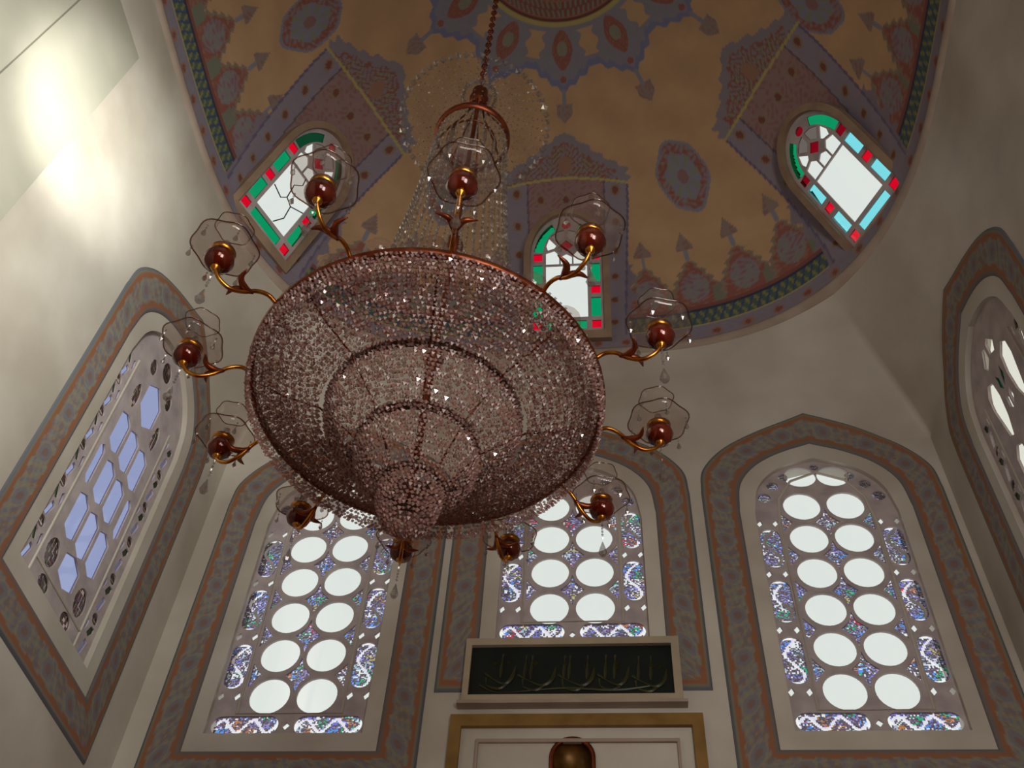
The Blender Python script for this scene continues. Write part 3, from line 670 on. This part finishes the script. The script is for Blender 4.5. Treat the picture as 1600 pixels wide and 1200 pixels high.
for r, z, t_ in ((.374, 3.005, .011), (.226, 2.825, .012), (.110, 2.628, .008)):  # tier frame rings, dark colour also stands in for shaded gaps between tiers
    hb = t_*2.2; MB().lathe([(r-.004, -hb), (r+.004, -hb*.9), (r+.006, 0), (r+.004, hb*.9), (r-.004, hb), (r-.006, 0), (r-.004, -hb)], (0, 0, zl(z)), 64).build('tier_ring', M['tier'], ch, True)
for i in range(8):
    a = math.radians(-12+45*i); mb = MB(); mb.tube([pol(.69, a, 3.10), pol(.55, a, 3.03), pol(.405, a, 2.99), pol(.235, a, 2.84), pol(.12, a, 2.65)], .0045, 5); mb.build('rib', M['brown'], ch, True)
st = MB(); prof = []
for z, r in ((2.55, .012), (2.9, .014), (3.3, .014), (3.34, .035), (3.38, .045), (3.42, .035), (3.46, .014), (4.2, .014), (4.23, .04), (4.28, .05), (4.33, .04), (4.36, .014), (5.0, .013), (5.02, .03), (5.06, .036), (5.10, .03), (5.12, .013), (5.92, .014), (5.94, .05), (6.0, .06), (6.06, .04), (6.10, .05), (6.16, .02), (6.3, .008)): prof.append((r, zl(z)))
st.lathe(prof, n=14).build('central_stem', M['brown'], ch, True)
# upper crown: umbrella of bead strands, bead circle, brass crown ring, tent of strands down to the bowl
cr = MB(); cr.lathe([(.198, 0), (.214, .005), (.220, .03), (.212, .05), (.200, .05), (.198, 0)], (0, 0, zl(5.43)), 48).build('crown_ring', M['brown'], ch, True)
cr = MB(); cr.tube(ringpts(.14, 5.40, 40), .006, 6, True).build('crown_ring', M['brown'], ch, True)
for i in range(8):
    a = 2*math.pi*i/8; MB().tube([pol(.21, a, 5.45), pol(.15, a, 5.62), pol(.06, a, 5.80), pol(.03, a, 5.95)], .006, 5).build('crown_rib', M['brown'], ch, True)
    MB().tube([pol(.13, a, 5.42), pol(.135, a, 5.25), pol(.12, a, 5.12)], .012, 6).build('crown_candle', M['shade2'] if 'shade2' in M else M['drop'], ch, True)
cb = MB()
for i in range(60): cb.octa(pol(.43, 2*math.pi*i/60, 5.62), .022, .022, i)
for i in range(30): cb.octa(pol(.10, 2*math.pi*i/30, 6.04), .016, .016, i)
props(cb.build('bead_circle', M['drop'], ch), kind='stuff')
us = MB()
for i in range(40):
    a = 2*math.pi*i/40
    for j in range(1, 12):
        t = j/12; us.octa(pol(.08+.35*t, a, 6.02-.40*t-.05*math.sin(math.pi*t)), .0080, .0100, i+j)
    for j in range(1, 9):
        t = j/9; us.octa(pol(.43-.21*t, a, 5.61-.17*t-.03*math.sin(math.pi*t)), .0055, .0070, i+j)
props(us.build('umbrella_strands', M['drop'], ch), kind='stuff')
ts = MB()
for i in range(36):
    a = 2*math.pi*i/36
    for j in range(64):
        t = j/64; r = .20+.10*t+.12*t**4; ts.octa(pol(r, a, 5.41-2.0*t), .0090, .0140, i+j)
props(ts.build('tent_strands', M['drop'], ch), kind='stuff')
bl = MB()
for i in range(20):      # round glass balls above the ring
    a = 2*math.pi*(i+.5)/20; c_ = pol(.64, a, 3.215); bl.lathe([(.002, -.06), (.042, -.046), (.060, -.016), (.060, .016), (.042, .046), (.002, .06)], c_, 14)
props(bl.build('glass_balls', M['shade'], ch, True), kind='stuff')
# chain to the dome
t_ = 1.0
def dome_z(xw, yw):
    X, Y = xw/D-CX, yw/D-CY; a = math.atan2(X, Y); r = math.hypot(X, Y); lo, hi = 0., math.pi/2
    for _ in range(40):
        mdl = (lo+hi)/2
        if float(rim_r(a, mdl))*math.cos(mdl) > r: lo = mdl
        else: hi = mdl
    return (ZR+HD*math.sin(lo))*D+EYE
ztop = dome_z(AX, AY)-ZC; z = 6.27; cm = MB(); i = 0
while z < ztop-.10:
    a = (i % 2)*math.pi/2; L_ = .04
    cm.tube([(.018*math.cos(q)*math.cos(a), .018*math.cos(q)*math.sin(a), zl(z)+L_*math.sin(q)) for q in np.linspace(0, 2*math.pi, 13)[:-1]], .0055, 5, True); z += .062; i += 1
cm.build('chain', M['brown'], ch, True)
MB().lathe([(.0, -.13), (.03, -.12), (.05, -.06), (.09, -.02), (.10, .02)], (0, 0, zl(ztop)), 24).build('ceiling_rose', M['brass'], ch, True)
# arms: each with its leaves, amber bowl, glass shade and drops
armc = [(.705, 0), (.745, .018), (.79, .0), (.835, -.048), (.885, -.075), (.93, -.062), (.958, -.03), (.962, -.012)]
C_ = [(float(p[0]), float(p[1])) for p in interp_curve(armc, 28)]
am = MB(); am.tube([(0, r, z) for r, z in C_], .0085, 8); arm_me = am.build('arm', M['brass'], smooth=True)
lf = MB()
for s in (-1, 1):
    P_ = [(0, .80, -.02), (s*.006, .835, -.03), (s*.030, .868, -.03), (s*.075, .872, -.022)]; lf.tube([tuple(p) for p in interp_curve(P_, 12)], .01, 6, rs=[.006, .008, .010, .012, .014, .0145, .014, .013, .012, .010, .008, .005, .002])
leaf = lf.build('leaf', M['brown'], smooth=True); leaf.parent = arm_me
cc = (0, .962, .03)
ab = MB().lathe([(.002, -.050), (.026, -.045), (.048, -.026), (.057, .0), (.052, .024), (.036, .036)], cc, 20).build('amber_bowl', M['amber'], smooth=True); ab.parent = arm_me
cp = MB().lathe([(.030, .034), (.044, .042), (.050, .056), (.044, .058), (.028, .050), (.030, .034)], cc, 20).build('candle_cup', M['brass'], smooth=True)
fn = MB().lathe([(.004, -.066), (.010, -.060), (.017, -.052), (.022, -.044), (.002, -.040)], cc, 14).build('bowl_finial', M['brass'], smooth=True)
cs = MB().lathe([(.001, .05), (.016, .05), (.018, .10), (.014, .12), (.001, .13)], cc, 10).build('candle_sleeve', M['drop'], smooth=True)
sh = MB().lathe([(.040, .045), (.075, .052), (.105, .070), (.122, .085), (.108, .100), (.085, .125), (.068, .16), (.060, .20), (.072, .225)], cc, 36, wav=[0, .01, .03, .05, .04, .02, .02, .03, .05]).build('glass_shade', M['shade'], smooth=True); sh.parent = arm_me
rmv = [(cc[0]+.123*(1+.05*math.cos(6*a))*math.cos(a), cc[1]+.123*(1+.05*math.cos(6*a))*math.sin(a), cc[2]+.085) for a in np.linspace(0, 2*math.pi, 49)[:-1]]
rmu = [(cc[0]+.072*(1+.05*math.cos(6*a))*math.cos(a), cc[1]+.072*(1+.05*math.cos(6*a))*math.sin(a), cc[2]+.226) for a in np.linspace(0, 2*math.pi, 49)[:-1]]
sr = MB().tube(rmv, .0030, 5, True).build('shade_rim', M['rim'], smooth=True); sr2 = MB().tube(rmu, .0024, 5, True).build('shade_lip', M['rim'], smooth=True)
db = MB()
for j in range(6): db.octa((cc[0], cc[1], cc[2]-.075-.018*j), .007, .009, j)
for q in range(6):
    a = 2*math.pi*q/6; bx_, by_ = .115*math.cos(a), .115*math.sin(a)
    for j in range(2): db.octa((cc[0]+bx_, cc[1]+by_, cc[2]+.066-.018*j), .005, .008, j)
    db.lathe([(.001, .040), (.008, .018), (.010, .008), (.001, -.004)], (cc[0]+bx_, cc[1]+by_, cc[2]), 6)
dbo = props(db.build('drop_beads', M['drop']), kind='stuff')
drp = MB().lathe([(.001, -.185), (.006, -.20), (.015, -.232), (.019, -.248), (.013, -.262), (.001, -.268)], cc, 8).build('crystal_drop', M['drop'])
for q in (cp, fn, cs, sr, sr2, dbo, drp): q.parent = arm_me
kids = [leaf, ab, cp, fn, cs, sh, sr, sr2, dbo, drp]; arm_me.parent = ch
for k_ in range(12):
    if k_ == 0: a_ = arm_me
    else:
        a_ = arm_me.copy(); COL.objects.link(a_); a_.parent = ch
        for q in kids:
            c2 = q.copy(); COL.objects.link(c2); c2.parent = a_
    a_.rotation_euler = (0, 0, -math.radians(15+30*k_))
